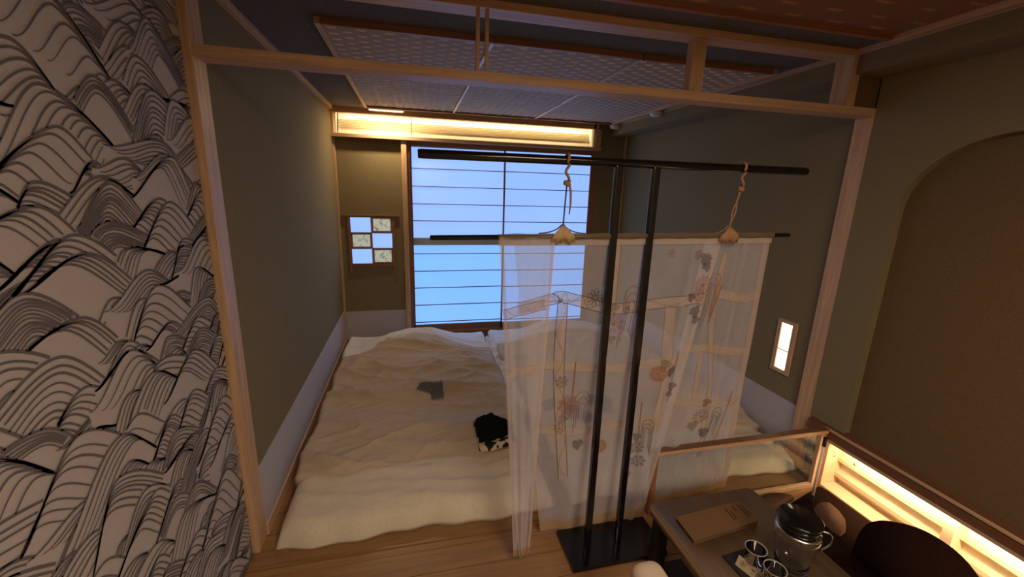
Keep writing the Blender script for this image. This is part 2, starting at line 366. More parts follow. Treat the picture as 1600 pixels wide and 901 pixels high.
# ------------------------------------------------------------ woven ceiling panels
def lens(sx, sy, h):
    """a raised strip of bamboo, crowned, hanging down"""
    vs = []
    for i, t in enumerate((-1, -0.85, 0, 0.85, 1)):
        d = -h * (1 - t ** 6) - 0.0008
        w_ = sy
        vs += [(t * sx, -w_, d * 0.3), (t * sx, w_, d)]
    fs = [(2 * i, 2 * i + 2, 2 * i + 3, 2 * i + 1) for i in range(4)]
    vs += [(-sx, -sy, 0.002), (sx, -sy, 0.002)]
    return vs, fs + [(0, 10, 11, 8, 6, 4, 2)]
lv, lf = lens(0.0205, 0.006, 0.0035)
lme = bpy.data.meshes.new('weave_strip'); lme.from_pydata(lv, [], lf); lme.materials.append(WEAVE); lme.update()
lme2 = lme.copy(); lme2.materials.clear(); lme2.materials.append(WEAVER)
def woven(x0, x1, y0, y1, label, mesh, mat, nx, ny, group=None, frame=(1, 1, 1, 1), fm=HIN_X):
    r = empty('ceiling_panel', label=label, category='ceiling panel')
    if group: r['group'] = group
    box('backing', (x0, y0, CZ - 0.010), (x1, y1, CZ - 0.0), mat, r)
    f = 0.022; z0, z1 = CZ - 0.026, CZ
    if frame[0]: box('edge_batten', (x0 - f, y0 - f, z0), (x0, y1 + f, CZ), HIN_Y, r, 0.001)
    if frame[1]: box('edge_batten', (x1, y0 - f, z0), (x1 + f, y1 + f, CZ), HIN_Y, r, 0.001)
    if frame[2]: box('edge_batten', (x0 - 0.0, y0 - f, z0), (x1 + 0.0, y0, CZ), fm, r, 0.001)
    if frame[3]: box('edge_batten', (x0 - 0.0, y1, z0), (x1 + 0.0, y1 + f, CZ), SILL, r, 0.001)
    dx = (x1 - x0) / nx; dy = (y1 - y0) / ny
    for i in range(nx):
        for j in range(ny):
            o = bpy.data.objects.new('weave_strip', mesh); COL.objects.link(o); o.parent = r
            yy = y0 + (j + (0.30 if i % 2 else 0.75)) * dy
            o.location = (x0 + (i + 0.5) * dx, yy, CZ - 0.010)
            o.scale = (dx / 0.058 * random.uniform(0.95, 1.05), 1, random.uniform(0.8, 1.15))
    return r
G = 'woven ceiling panels above the bed'
PX = [-0.345, 0.362, 1.087, 1.838]
labs = ['woven wood ceiling panel over the left futon, nearest the olive wall', 'middle woven wood ceiling panel, between two pale battens', 'woven wood ceiling panel beside the soffit and white detectors']
for k in range(3):
    woven(PX[k] + 0.006, PX[k + 1] - 0.006, 1.99, 3.80, labs[k], lme, WEAVE2, 12, 25, G, (k == 0, k == 2, 1, 1), SILL)
for k in (1, 2):
    bt = empty('ceiling_batten', label='%s pale jointed batten between woven ceiling panels' % ('left' if k == 1 else 'right'), category='batten', group='pale battens between the ceiling panels')
    yy = 1.99
    while yy < 3.79:
        y2 = min(yy + 0.30, 3.80); box('batten_piece', (PX[k] - 0.007, yy + 0.002, CZ - 0.022), (PX[k] + 0.007, y2 - 0.002, CZ - 0.0), PANEL_STRIP, bt, 0.001); yy = y2
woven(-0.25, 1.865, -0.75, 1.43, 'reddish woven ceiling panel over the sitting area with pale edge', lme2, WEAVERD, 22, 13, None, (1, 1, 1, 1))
# recessed ceiling lamp at the head of the bed
lp = empty('ceiling_lamp', label='small glowing rectangular lamp in the ceiling above the window corner', category='ceiling lamp')
box('frame', (-0.335, 3.828, CZ - 0.030), (-0.045, 3.880, CZ), HIN_X, lp, 0.001)
for x0, x1 in ((-0.328, -0.196), (-0.190, -0.058)): box('diffuser', (x0, 3.834, CZ - 0.036), (x1, 3.874, CZ - 0.0295), LAMPC, lp)
# detectors
for (x, y_, lab) in ((1.895, 3.86, 'round white smoke detector at the panel corner nearest the window'), (1.893, 3.15, 'round white detector half hidden behind the lower beam')):
    d = empty('smoke_detector', label=lab, category='detector')
    MB().lathe([(0.0001, -0.030), (0.050, -0.030), (0.052, -0.024), (0.034, -0.001), (0.0001, 0.0)], (x, y_, CZ), 28).build('base', WHITEP, d, True)
    MB().lathe([(0.0001, -0.052), (0.028, -0.051), (0.040, -0.044), (0.044, -0.034), (0.044, -0.030)], (x, y_, CZ), 28).build('cover', WHITEP, d, True)

# ------------------------------------------------------------ wave wallpaper (flat printed line art)
def wave_art():
    y_lo, y_hi, z_lo, z_hi = -0.9, 1.612, 0.0, CZ
    rng = np.random.RandomState(4)
    hills = []
    z = z_hi + 0.14
    row = 0
    while z > z_lo - 0.12:
        y = y_lo - 0.2 + rng.uniform(0, 0.1)
        while y < y_hi + 0.15:
            w_ = rng.uniform(0.20, 0.44); h = w_ * rng.uniform(0.22, 0.42)
            hills.append((y, z + rng.uniform(-0.02, 0.02), w_, h, rng.uniform(0.30, 0.70), rng.randint(0, 3), rng.uniform(-0.40, 0.30)))
            y += w_ * rng.uniform(0.40, 0.66)
        z -= rng.uniform(0.040, 0.054); row += 1
    T = np.linspace(0, 1, 44)
    def prof(t, pk, h):
        a = np.where(t < pk, t / pk, (1 - t) / (1 - pk)); a = np.clip(a, 0, 1)
        return h * (a * a * (3 - 2 * a)) ** 0.85
    polys = []
    for (yc, zc, w_, h, pk, typ, sl) in hills:
        P = np.stack([yc + (T - 0.5) * w_, zc + prof(T, pk, h) + (T - 0.5) * w_ * sl], 1); polys.append(P)
    strips = []
    for i, (yc, zc, w_, h, pk, typ, sl) in enumerate(hills):
        P = polys[i]; out = [(P, 0.0031)]
        n = rng.randint(4, 12)
        foot = P[0] if typ == 0 else P[-1]
        if typ == 2: foot = np.array([yc + rng.uniform(-.1, .1) * w_, zc - 0.12 * h])
        s = 1.0; step = rng.uniform(0.05, 0.10)
        for k in range(n):
            s -= step * rng.uniform(0.75, 1.3)
            if s < 0.25: break
            Q = foot + (P - foot) * (s, s ** 1.15)
            Q[:, 1] += 0.0016 * np.sin(T * 9 + k + i)
            out.append((Q, rng.uniform(0.0016, 0.0027)))
        for Q, th in out:
            vis = np.ones(len(Q), bool)
            for j in range(i + 1, len(hills)):
                hj = hills[j]
                if abs(hj[0] - yc) > (hj[2] + w_) * 0.55 or abs(hj[1] - zc) > 0.42: continue
                Pj = polys[j]
                inside = (Q[:, 0] > Pj[0, 0]) & (Q[:, 0] < Pj[-1, 0])
                zz = np.interp(Q[:, 0], Pj[:, 0], Pj[:, 1])
                vis &= ~(inside & (Q[:, 1] < zz) & (Q[:, 1] > zz - 0.5))
            vis &= (Q[:, 0] > y_lo) & (Q[:, 0] < y_hi) & (Q[:, 1] > z_lo) & (Q[:, 1] < z_hi)
            tap = np.sin(np.clip(T, 0.03, 0.97) * PI) ** 0.35
            strips.append((Q, vis, th * tap))
    b = MB(); X = -0.6795
    for Q, vis, th in strips:
        d = np.gradient(Q, axis=0); l = np.hypot(d[:, 0], d[:, 1]) + 1e-9; nrm = np.stack([-d[:, 1] / l, d[:, 0] / l], 1)
        a = Q + nrm * th[:, None]; c = Q - nrm * th[:, None]
        i = 0
        while i < len(Q):
            if not vis[i]: i += 1; continue
            j = i
            while j + 1 < len(Q) and vis[j + 1]: j += 1
            if j > i:
                n = len(b.v)
                for k in range(i, j + 1):
                    b.v.append((X, a[k, 0], a[k, 1])); b.v.append((X, c[k, 0], c[k, 1]))
                for k in range(j - i): b.f.append((n + 2 * k, n + 2 * k + 1, n + 2 * k + 3, n + 2 * k + 2))
            i = j + 1
    return b
wave_art().build('wave_print', WAVEINK, wl, kind='stuff')

# ------------------------------------------------------------ wall lamp in the alcove
lamp = empty('wall_lamp', label='narrow glowing wooden framed lamp recessed in the olive right wall', category='wall lamp')
X = 2.13; a0, a1, c0, c1 = 1.812, 1.938, 0.478, 0.802
b = MB(); b.box((X - 0.012, a0, c0), (X, a0 + 0.026, c1), 0.001).box((X - 0.012, a1 - 0.026, c0), (X, a1, c1), 0.001).box((X - 0.012, a0 + 0.026, c0), (X, a1 - 0.026, c0 + 0.024), 0.001).box((X - 0.012, a0 + 0.026, c1 - 0.020), (X, a1 - 0.026, c1), 0.001)
b.build('frame', HIN_Z, lamp)
box('glass_panel', (X - 0.004, a0 + 0.026, c0 + 0.024), (X - 0.001, a1 - 0.026, 0.617), LAMPG, lamp)
box('glass_panel', (X - 0.004, a0 + 0.026, 0.622), (X - 0.001, a1 - 0.026, c1 - 0.02), LAMPG, lamp)
box('divider', (X - 0.009, a0 + 0.024, 0.617), (X - 0.001, a1 - 0.024, 0.622), HIN_Y, lamp)

# ------------------------------------------------------------ ledge and lit recess on the right
lg = empty('ledge', label='dark brown wall ledge with pale edge line above the lit recess', category='ledge')
box('ledge_board', (2.068, -1.8, 0.290), (2.14, 1.60, 0.343), WALNUT, lg, 0.002)
box('edge_strip', (2.062, -1.8, 0.335), (2.072, 1.50, 0.3475), HIN_Y, lg, 0.002)
box('lower_strip', (2.070, -1.8, 0.272), (2.085, 1.49, 0.290), HIN_Y, lg, 0.001)
rc = empty('lit_recess', label='brightly lit cream recess with wooden rails under the brown ledge', category='recess')
box('back_panel', (2.20, -1.8, 0.0), (2.215, 1.52, 0.29), RECP, rc)
box('jamb', (2.085, 1.475, 0.0), (2.20, 1.53, 0.29), RECW, rc, 0.001)
box('bottom_board', (2.085, -1.8, 0.0), (2.20, 1.475, 0.018), RECW, rc, 0.002)
for z0, z1, th in ((0.150, 0.172, 0.03), (0.060, 0.082, 0.03)):
    box('rail', (2.165, -1.8, z0), (2.20, 1.475, z1), RECW, rc, 0.001)
for yy in (0.955, 0.15, -0.7): box('post', (2.120, yy, 0.018), (2.20, yy + 0.038, 0.272), RECW, rc, 0.001)
box('corner_post', (2.062, 1.475, 0.0), (2.085, 1.535, 0.29), WALNUT, rc, 0.001)
hk = MB().tube([(2.11, 1.470, 0.215), (2.11, 1.455, 0.212), (2.11, 1.452, 0.200), (2.11, 1.460, 0.192), (2.11, 1.466, 0.196)], 0.0018, 6).build('hook', METAL, rc, True)
MB().lathe([(0.0001, 0), (0.009, 0.0), (0.010, 0.004), (0.003, 0.010), (0.0015, 0.030), (0.0001, 0.031)], (2.182, 1.40, 0.172), 12).build('knob', METAL, rc, True)

# ------------------------------------------------------------ low glass partition and its rod
gp = empty('glass_partition', label='low wooden framed glass partition across the right corner of the bed platform', category='partition')
ya, yb = 1.478, 1.498
MB().box((1.035, ya - 0.006, 0.322), (2.060, yb + 0.004, 0.344), 0.003).build('top_rail', HIN_X, gp)
box('cap', (1.035, ya - 0.008, 0.3435), (2.060, yb + 0.006, 0.348), WALNUT, gp, 0.001)
box('leg', (1.058, ya, 0.0), (1.084, yb, 0.322), SILLZ, gp, 0.002)
box('leg', (2.025, ya, 0.0), (2.056, yb, 0.322), HIN_Z, gp, 0.002)
box('bottom_rail', (1.084, ya, 0.0), (2.025, yb, 0.026), HIN_X, gp, 0.002)
box('glass_pane', (1.084, 1.486, 0.026), (2.025, 1.489, 0.322), PANEG, gp)
rod = empty('slim_rod', label='slim pale upright rod with black ends standing at the corner of the brown mat', category='rod')
p0 = Vector((1.893, 1.362, 0.0405)); p1 = Vector((1.893, 1.362, 0.392))
MB().tube([p0.lerp(p1, .10), p0.lerp(p1, .87)], 0.0065, 10).build('rod', plain('pale_rod', (0.85, 0.72, 0.60), 0.5), rod, True)
MB().tube([p0, p0.lerp(p1, .10)], 0.0085, 10).build('end_cap', BLACKM, rod); MB().tube([p0.lerp(p1, .87), p1], 0.0085, 10).build('end_cap', BLACKM, rod)

# ------------------------------------------------------------ floor sofa pad, round-backed seat, pads
def rounded_prism(poly, z0, z1, r=0.012, name='x', mat=None, parent=None, **p):
    bm = bmesh.new(); v = [bm.verts.new((x, y, z0)) for x, y in poly]; f = bm.faces.new(v)
    g = bmesh.ops.extrude_face_region(bm, geom=[f]); 
    for e in g['geom']:
        if isinstance(e, bmesh.types.BMVert): e.co.z = z1
    bmesh.ops.recalc_face_normals(bm, faces=bm.faces)
    bmesh.ops.bevel(bm, geom=[e for e in bm.edges if max(e.verts[0].co.z, e.verts[1].co.z) > z1 - 1e-5 and min(e.verts[0].co.z, e.verts[1].co.z) > z1 - 1e-5], offset=r, segments=3, affect='EDGES')
    me = bpy.data.meshes.new(name); bm.to_mesh(me); bm.free(); me.materials.append(mat)
    me.polygons.foreach_set('use_smooth', [True] * len(me.polygons))
    o = bpy.data.objects.new(name, me); COL.objects.link(o)
    if parent: o.parent = parent
    for k, vv in p.items(): o[k] = vv
    return o
rounded_prism([(1.672, 1.345), (2.045, 1.452), (2.056, 1.40), (2.056, -0.4), (1.60, -0.4), (1.60, 0.9)], 0.0, 0.04, 0.012, 'seat_mat', BROWNF, None,
              label='dark brown padded floor mat in the corner below the lit recess', category='mat')
pd = [(1.89, 1.330), (1.936, 1.338), (1.962, 1.323), (1.957, 1.274), (1.933, 1.226), (1.90, 1.195), (1.861, 1.166), (1.812, 1.150), (1.802, 1.18), (1.806, 1.218), (1.817, 1.262), (1.84, 1.305)]
rounded_prism(pd, 0.0405, 0.052, 0.006, 'round_pad', TANF, None, label='tan cork-like oval pad lying on the brown mat', category='pad')
rounded_prism([(1.745 + 0.115 * math.cos(a) , 1.405 + 0.062 * math.sin(a)) for a in [2 * PI * k / 24 for k in range(24)] if 1.405 + 0.062 * math.sin(a) > 1.30 + (1.745 + 0.115 * math.cos(a) - 1.60) * 0.28 + 0.036], 0.001, 0.028, 0.008, 'round_pad', TANF, None,
              label='tan cork-like pad on the floor between table and glass partition', category='pad')
fc = empty('floor_chair', label='dark brown legless floor chair with a wide rounded back by the recess', category='chair')
arc_x = 1.75; pts = [(1.055, 0.041), (1.045, 0.18), (1.014, 0.258), (0.955, 0.308), (0.885, 0.344), (0.821, 0.355), (0.762, 0.348), (0.711, 0.319), (0.66, 0.27), (0.62, 0.19), (0.61, 0.041)]
# smooth the outline
def catmull(P, n=5):
    o = []
    for i in range(len(P) - 1):
        p0, p1, p2, p3 = [np.array(P[max(0, min(len(P) - 1, i + k))], float) for k in (-1, 0, 1, 2)]
        for t in np.linspace(0, 1, n, endpoint=False):
            o.append(tuple(0.5 * ((2 * p1) + (-p0 + p2) * t + (2 * p0 - 5 * p1 + 4 * p2 - p3) * t * t + (-p0 + 3 * p1 - 3 * p2 + p3) * t ** 3)))
    o.append(tuple(P[-1])); return o
def slab_x(P, x0, x1, name, mat, parent, r=0.01):
    bm = bmesh.new(); v = [bm.verts.new((x0, y, z)) for y, z in P]; f = bm.faces.new(v); g = bmesh.ops.extrude_face_region(bm, geom=[f])
    for e in g['geom']:
        if isinstance(e, bmesh.types.BMVert): e.co.x = x1
    bmesh.ops.recalc_face_normals(bm, faces=bm.faces)
    bmesh.ops.bevel(bm, geom=[e for e in bm.edges if abs(e.verts[0].co.x - e.verts[1].co.x) < 1e-6], offset=r, segments=3, affect='EDGES')
    me = bpy.data.meshes.new(name); bm.to_mesh(me); bm.free(); me.materials.append(mat); me.polygons.foreach_set('use_smooth', [True] * len(me.polygons))
    o = bpy.data.objects.new(name, me); COL.objects.link(o); o.parent = parent; return o
slab_x(catmull(pts), 1.735, 1.775, 'backrest', BROWNF, fc)
rounded_prism([(1.42, 1.02), (1.733, 1.03), (1.733, 0.62), (1.42, 0.62)], 0.0405, 0.10, 0.015, 'seat', BROWNF, fc)

# ------------------------------------------------------------ low table and what stands on it
tb = empty('low_table', label='low brown wooden table with rounded corners in the front right', category='table')
def rrect(x0, y0, x1, y1, r, n=5):
    P = []
    for cx, cy_, a0 in ((x1 - r, y1 - r, 0), (x0 + r, y1 - r, PI / 2), (x0 + r, y0 + r, PI), (x1 - r, y0 + r, 1.5 * PI)):
        for k in range(n + 1): P.append((cx + r * math.cos(a0 + PI / 2 * k / n), cy_ + r * math.sin(a0 + PI / 2 * k / n)))
    return P
TZ = 0.30
rounded_prism(rrect(0.885, 0.28, 1.372, 1.243, 0.03), TZ - 0.034, TZ, 0.006, 'tabletop', TABLEM, tb)
for x, y in ((0.905, 1.18), (1.305, 1.18), (0.905, 0.32), (1.305, 0.32)):
    box('leg', (x, y, 0.0 + (0.04 if x > 1.55 else 0)), (x + 0.045, y + 0.045, TZ - 0.034), BLACKM, tb, 0.002)
b = MB(); b.box((0.95, 1.19, TZ - 0.07), (1.305, 1.215, TZ - 0.034)); b.box((0.915, 0.365, TZ - 0.07), (0.94, 1.18, TZ - 0.034)); b.box((1.315, 0.365, TZ - 0.07), (1.34, 1.18, TZ - 0.034)); b.build('apron', WALNUT, tb)
box('foot_plate', (0.951, 0.98, 0.001), (1.062, 1.222, 0.012), BLACKM, tb, 0.002)

bk = empty('booklet', label='brown folded paper booklet with dark printed columns lying on the table', category='booklet')
def quadslab(P, z0, z1, name, mat, parent):
    return MB().prism(P, z0, z1).build(name, mat, parent)
quadslab([(0.935, 1.026), (1.236, 1.060), (1.238, 1.160), (0.938, 1.134)], TZ, TZ + 0.006, 'back_cover', BOOKC, bk)
quadslab([(0.939, 1.030), (1.232, 1.063), (1.234, 1.156), (0.942, 1.130)], TZ + 0.006, TZ + 0.013, 'pages', PAPERW, bk)
cv = quadslab([(0.934, 1.024), (1.238, 1.058), (1.240, 1.162), (0.936, 1.136)], TZ + 0.013, TZ + 0.017, 'front_cover', BOOKC, bk)
pb = MB(); z = TZ + 0.0172
def cover_pt(u, v):
    a = Vector((0.934, 1.024)).lerp(Vector((1.238, 1.058)), u); c = Vector((0.936, 1.136)).lerp(Vector((1.240, 1.162)), u); return a.lerp(c, v)
for (u, v0, v1, n) in ((0.70, 0.30, 0.86, 6), (0.745, 0.30, 0.70, 5), (0.82, 0.62, 0.86, 3), (0.905, 0.20, 0.88, 9), (0.95, 0.3, 0.80, 7)):
    for k in range(n):
        vv = v0 + (v1 - v0) * k / n; h = (v1 - v0) / n * 0.7
        for (du0, du1, dv0, dv1) in ((0, .028, 0, .3), (0.009, .018, 0, 1), (0, .028, .65, .95)):
            P = [cover_pt(u + du0, vv + dv0 * h), cover_pt(u + du1, vv + dv0 * h), cover_pt(u + du1, vv + dv1 * h), cover_pt(u + du0, vv + dv1 * h)]
            pb.add([(p.x, p.y, z) for p in P], [(0, 1, 2, 3)])
pb.build('printed_characters', INK, cv, kind='stuff')

trp = [(1.000, 0.962), (1.150, 0.974), (1.170, 0.62), (1.015, 0.60)]
tray = MB().prism(trp, TZ, TZ + 0.006).build('tray', BLACKM, None, label='thin black rectangular tray under the two glasses', category='tray')
def tumbler(x, y, label):
    g = empty('glass', label=label, category='glass', group='drinking glasses on the black tray'); h = 0.075; z = TZ + 0.0065
    MB().lathe([(0.0001, 0.0), (0.024, 0.0), (0.026, 0.003), (0.0325, h - 0.004), (0.0325, h), (0.0300, h), (0.0238, 0.010), (0.0001, 0.009)], (x, y, z), 32).build('glass_body', GLASS, g, True)
    MB().lathe([(0.0300, h - 0.0005), (0.0330, h - 0.0005), (0.0334, h + 0.0015), (0.0322, h + 0.0025), (0.0300, h + 0.0012), (0.0300, h - 0.0005)], (x, y, z), 32).build('rim', RIMM, g, True)
tumbler(1.066, 0.902, 'upturned clear drinking glass nearer the booklet, at the tray corner')
tumbler(1.066, 0.826, 'clear drinking glass nearer the picture edge, beside the pitcher')
cd = empty('card', label='small cream card with a round emblem leaning against the glass', category='card')
c = Vector((1.030, 0.880, TZ + 0.0065)); ux = Vector((0.30, -0.95, 0)).normalized(); uy = Vector((0.45, 0.16, 0.80)).normalized(); nn = ux.cross(uy).normalized()
def cpt(a, b_, d=0): return c + ux * a + uy * b_ - nn * d
t = 0.0006
MB().add([cpt(-0.045, 0, -t), cpt(0.055, 0, -t), cpt(0.055, 0.034, -t), cpt(-0.045, 0.034, -t), cpt(-0.045, 0, t), cpt(0.055, 0, t), cpt(0.055, 0.034, t), cpt(-0.045, 0.034, t)], [(0, 1, 2, 3), (7, 6, 5, 4), (0, 4, 5, 1), (1, 5, 6, 2), (2, 6, 7, 3), (3, 7, 4, 0)]).build('card_sheet', PAPERW, cd)
pm = MB()
for sgn in (-1, 1):
    for q in range(24):
        a0, a1 = 2 * PI * q / 24, 2 * PI * (q + 1) / 24; o_ = (-0.025, 0.018); d = sgn * (t + 0.0003)
        pm.add([cpt(o_[0] + r * math.cos(a), o_[1] + r * math.sin(a), d) for r, a in ((0.0085, a0), (0.0085, a1), (0.0070, a1), (0.0070, a0))], [(0, 1, 2, 3)])
    for (x0, y0, x1, y1) in ((-0.029, 0.017, -0.021, 0.019), (-0.026, 0.013, -0.024, 0.022), (0.002, 0.019, 0.012, 0.023), (0.006, 0.009, 0.008, 0.014), (0.018, 0.010, 0.045, 0.012), (0.018, 0.015, 0.045, 0.017), (0.018, 0.020, 0.040, 0.022)):
        d = sgn * (t + 0.0003); pm.add([cpt(x0, y0, d), cpt(x1, y0, d), cpt(x1, y1, d), cpt(x0, y1, d)], [(0, 1, 2, 3)])
pm.build('emblem', INK, cd)
pt = empty('pitcher', label='clear glass pitcher with flat black lid at the table edge', category='pitcher')
PC = (1.198, 0.882, TZ + 0.0005)
MB().lathe([(0.0001, 0.0), (0.046, 0.0), (0.050, 0.004), (0.052, 0.05), (0.056, 0.09), (0.066, 0.118), (0.069, 0.135), (0.062, 0.150), (0.050, 0.158), (0.050, 0.172), (0.0475, 0.172), (0.0475, 0.157), (0.060, 0.147), (0.066, 0.135), (0.063, 0.118), (0.053, 0.09), (0.049, 0.05), (0.047, 0.007), (0.0001, 0.006)], PC, 40).build('glass_body', GLASS, pt, True)
MB().lathe([(0.0515, 0.158), (0.058, 0.160), (0.058, 0.176), (0.050, 0.180), (0.0495, 0.160)], PC, 36).build('collar', BLACK, pt, True)
MB().lathe([(0.0001, 0.176), (0.058, 0.178), (0.0635, 0.185), (0.0635, 0.194), (0.060, 0.197), (0.0001, 0.199)], PC, 40).build('lid', BLACK, pt, True)
MB().lathe([(0.0500, 0.150), (0.0635, 0.149), (0.0645, 0.152), (0.0520, 0.157), (0.0500, 0.150)], PC, 40).build('steel_ring', METAL, pt, True)
hd = [Vector((-0.024, 0, 0)) + Vector((1.222 + 0.06, 0.882 - 0.02, TZ + 0.155)), Vector((1.222 + 0.095, 0.882 - 0.045, TZ + 0.150)), Vector((1.222 + 0.100, 0.882 - 0.05, TZ + 0.10)), Vector((1.222 + 0.075, 0.882 - 0.035, TZ + 0.055)), Vector((1.222 + 0.053, 0.882 - 0.02, TZ + 0.045))]
MB().tube(catmull([(1.256, 0.862, TZ + 0.152), (1.284, 0.842, TZ + 0.150), (1.287, 0.838, TZ + 0.118), (1.270, 0.848, TZ + 0.088), (1.250, 0.862, TZ + 0.07)], 4), 0.0032, 8).build('handle', METAL, pt, True)

cc = empty('cream_chair', label='cream upholstered chair showing only its rounded back at the bottom edge', category='chair')
cc.name = 'upholstered_chair'
MB().box((0.614, 0.50, 0.10), (0.720, 0.93, 0.408), 0.0485, 6).build('backrest', CREAMF, cc, True)
rounded_prism([(0.60, 0.48), (0.88, 0.48), (0.88, 0.92), (0.60, 0.92)], 0.05, 0.14, 0.02, 'seat', CREAMF, cc)
for x, y in ((0.62, 0.50), (0.83, 0.50), (0.62, 0.87), (0.83, 0.87)): box('leg', (x, y, 0), (x + 0.03, y + 0.03, 0.055), SILLZ, cc)

# ------------------------------------------------------------ futons
def fbm(x, y, z=0.0, o=4): return noise.fractal(Vector((x, y, z)), 0.9, 2.1, o)
def ridge(x, y, z=0.0):
    v = 0; a = 1; f = 1
    for k in range(4):
        n = 1 - abs(noise.noise(Vector((x * f, y * f, z + k * 3.1)))) * 2.2
        v += a * max(0, n) ** 2; a *= 0.5; f *= 2.0
    return v
def ridge2(x, y, z=0.0):
    v = 0
    for k, (a, f) in enumerate(((1, 1), (0.35, 2.1))):
        n = 1 - abs(noise.noise(Vector((x * f, y * f, z + k * 3.1)))) * 2.0
        v += a * max(0, n) ** 3
    return v
def sstep(t): t = max(0, min(1, t)); return t * t * (3 - 2 * t)
def interp(x, xs, ys_):
    for i in range(len(xs) - 1):
        if x <= xs[i + 1]:
            t = max(0, (x - xs[i]) / (xs[i + 1] - xs[i])); t = t * t * (3 - 2 * t); return ys_[i] + (ys_[i + 1] - ys_[i]) * t
    return ys_[-1]
def closed_sheet(fn, under, nu, nv, name, mat, parent):
    """top surface fn(u,v) closed by the flat underside given by under(u,v)"""
    b = MB().grid(fn, nu, nv)
    o = b.build(name, mat, parent, True)
    n = len(b.v); me = o.data
    return o
def duvet_h(x, y, x0, x1, y0, y1, seed, hx=0.5):
    u = (x - x0) / (x1 - x0); v = (y - y0) / (y1 - y0)
    hc = interp(v, [0, 0.06, 0.16, 0.45, 0.68, 0.86, 0.93, 1.0], [0.135, 0.160, 0.168, 0.178, 0.215, 0.300, 0.265, 0.150])
    e = min(u, 1 - u) * 2; dome = sstep(min(1, e / 1.0)) ** (0.45 + 0.55 * sstep((v - 0.6) / 0.25)) if e > 0 else 0
    edge = interp(v, [0, 0.5, 0.86, 1], [0.132, 0.128, 0.130, 0.135])
    h = edge + (hc - edge) * dome
    if e < 0.04: h = h - 0.02 * (1 - e / 0.04) ** 2
    wr_ = ridge2(x * 0.9 + seed + 0.3 * math.sin(y * 3), y * 3.0 + 0.9 * x + 0.25 * math.sin(x * 4 + seed), seed) * 0.058
    wr_ += ridge2(x * 1.6 + y * 1.2, y * 6.5 - x * 1.8, seed + 5) * 0.019 + fbm(x * 5, y * 9, seed) * 0.0025
    wr_ *= 1 - 0.55 * sstep((v - 0.72) / 0.12)
    return max(0.02, h + (wr_ - 0.034) * (0.45 + 0.55 * min(1, e / 0.2)))
def grid_closed(x0, x1, y0, y1, hf, nx, ny, zb, name, mat, parent, jitter=None):
    vs = []; fs = []
    for j in range(ny + 1):
        for i in range(nx + 1):
            x = x0 + (x1 - x0) * i / nx; y = y0 + (y1 - y0) * j / ny; h = hf(x, y)
            if jitter: x, y = jitter(x, y)
            vs.append((x, y, h))
    W = nx + 1
    for j in range(ny):
        for i in range(nx): a = j * W + i; fs.append((a, a + 1, a + W + 1, a + W))
    rim = [i for i in range(W)] + [j * W + nx for j in range(1, ny + 1)] + [ny * W + i for i in range(nx - 1, -1, -1)] + [j * W for j in range(ny - 1, 0, -1)]
    n = len(vs)
    mid = len(rim)
    for r in rim: x, y, h = vs[r]; vs.append((x, y, zb))
    for k in range(mid):
        k2 = (k + 1) % mid; fs.append((rim[k2], rim[k], n + k, n + k2))
    fs.append(tuple(n + k for k in range(mid - 1, -1, -1)))
    return MB().add(vs, fs).build(name, mat, parent, True)
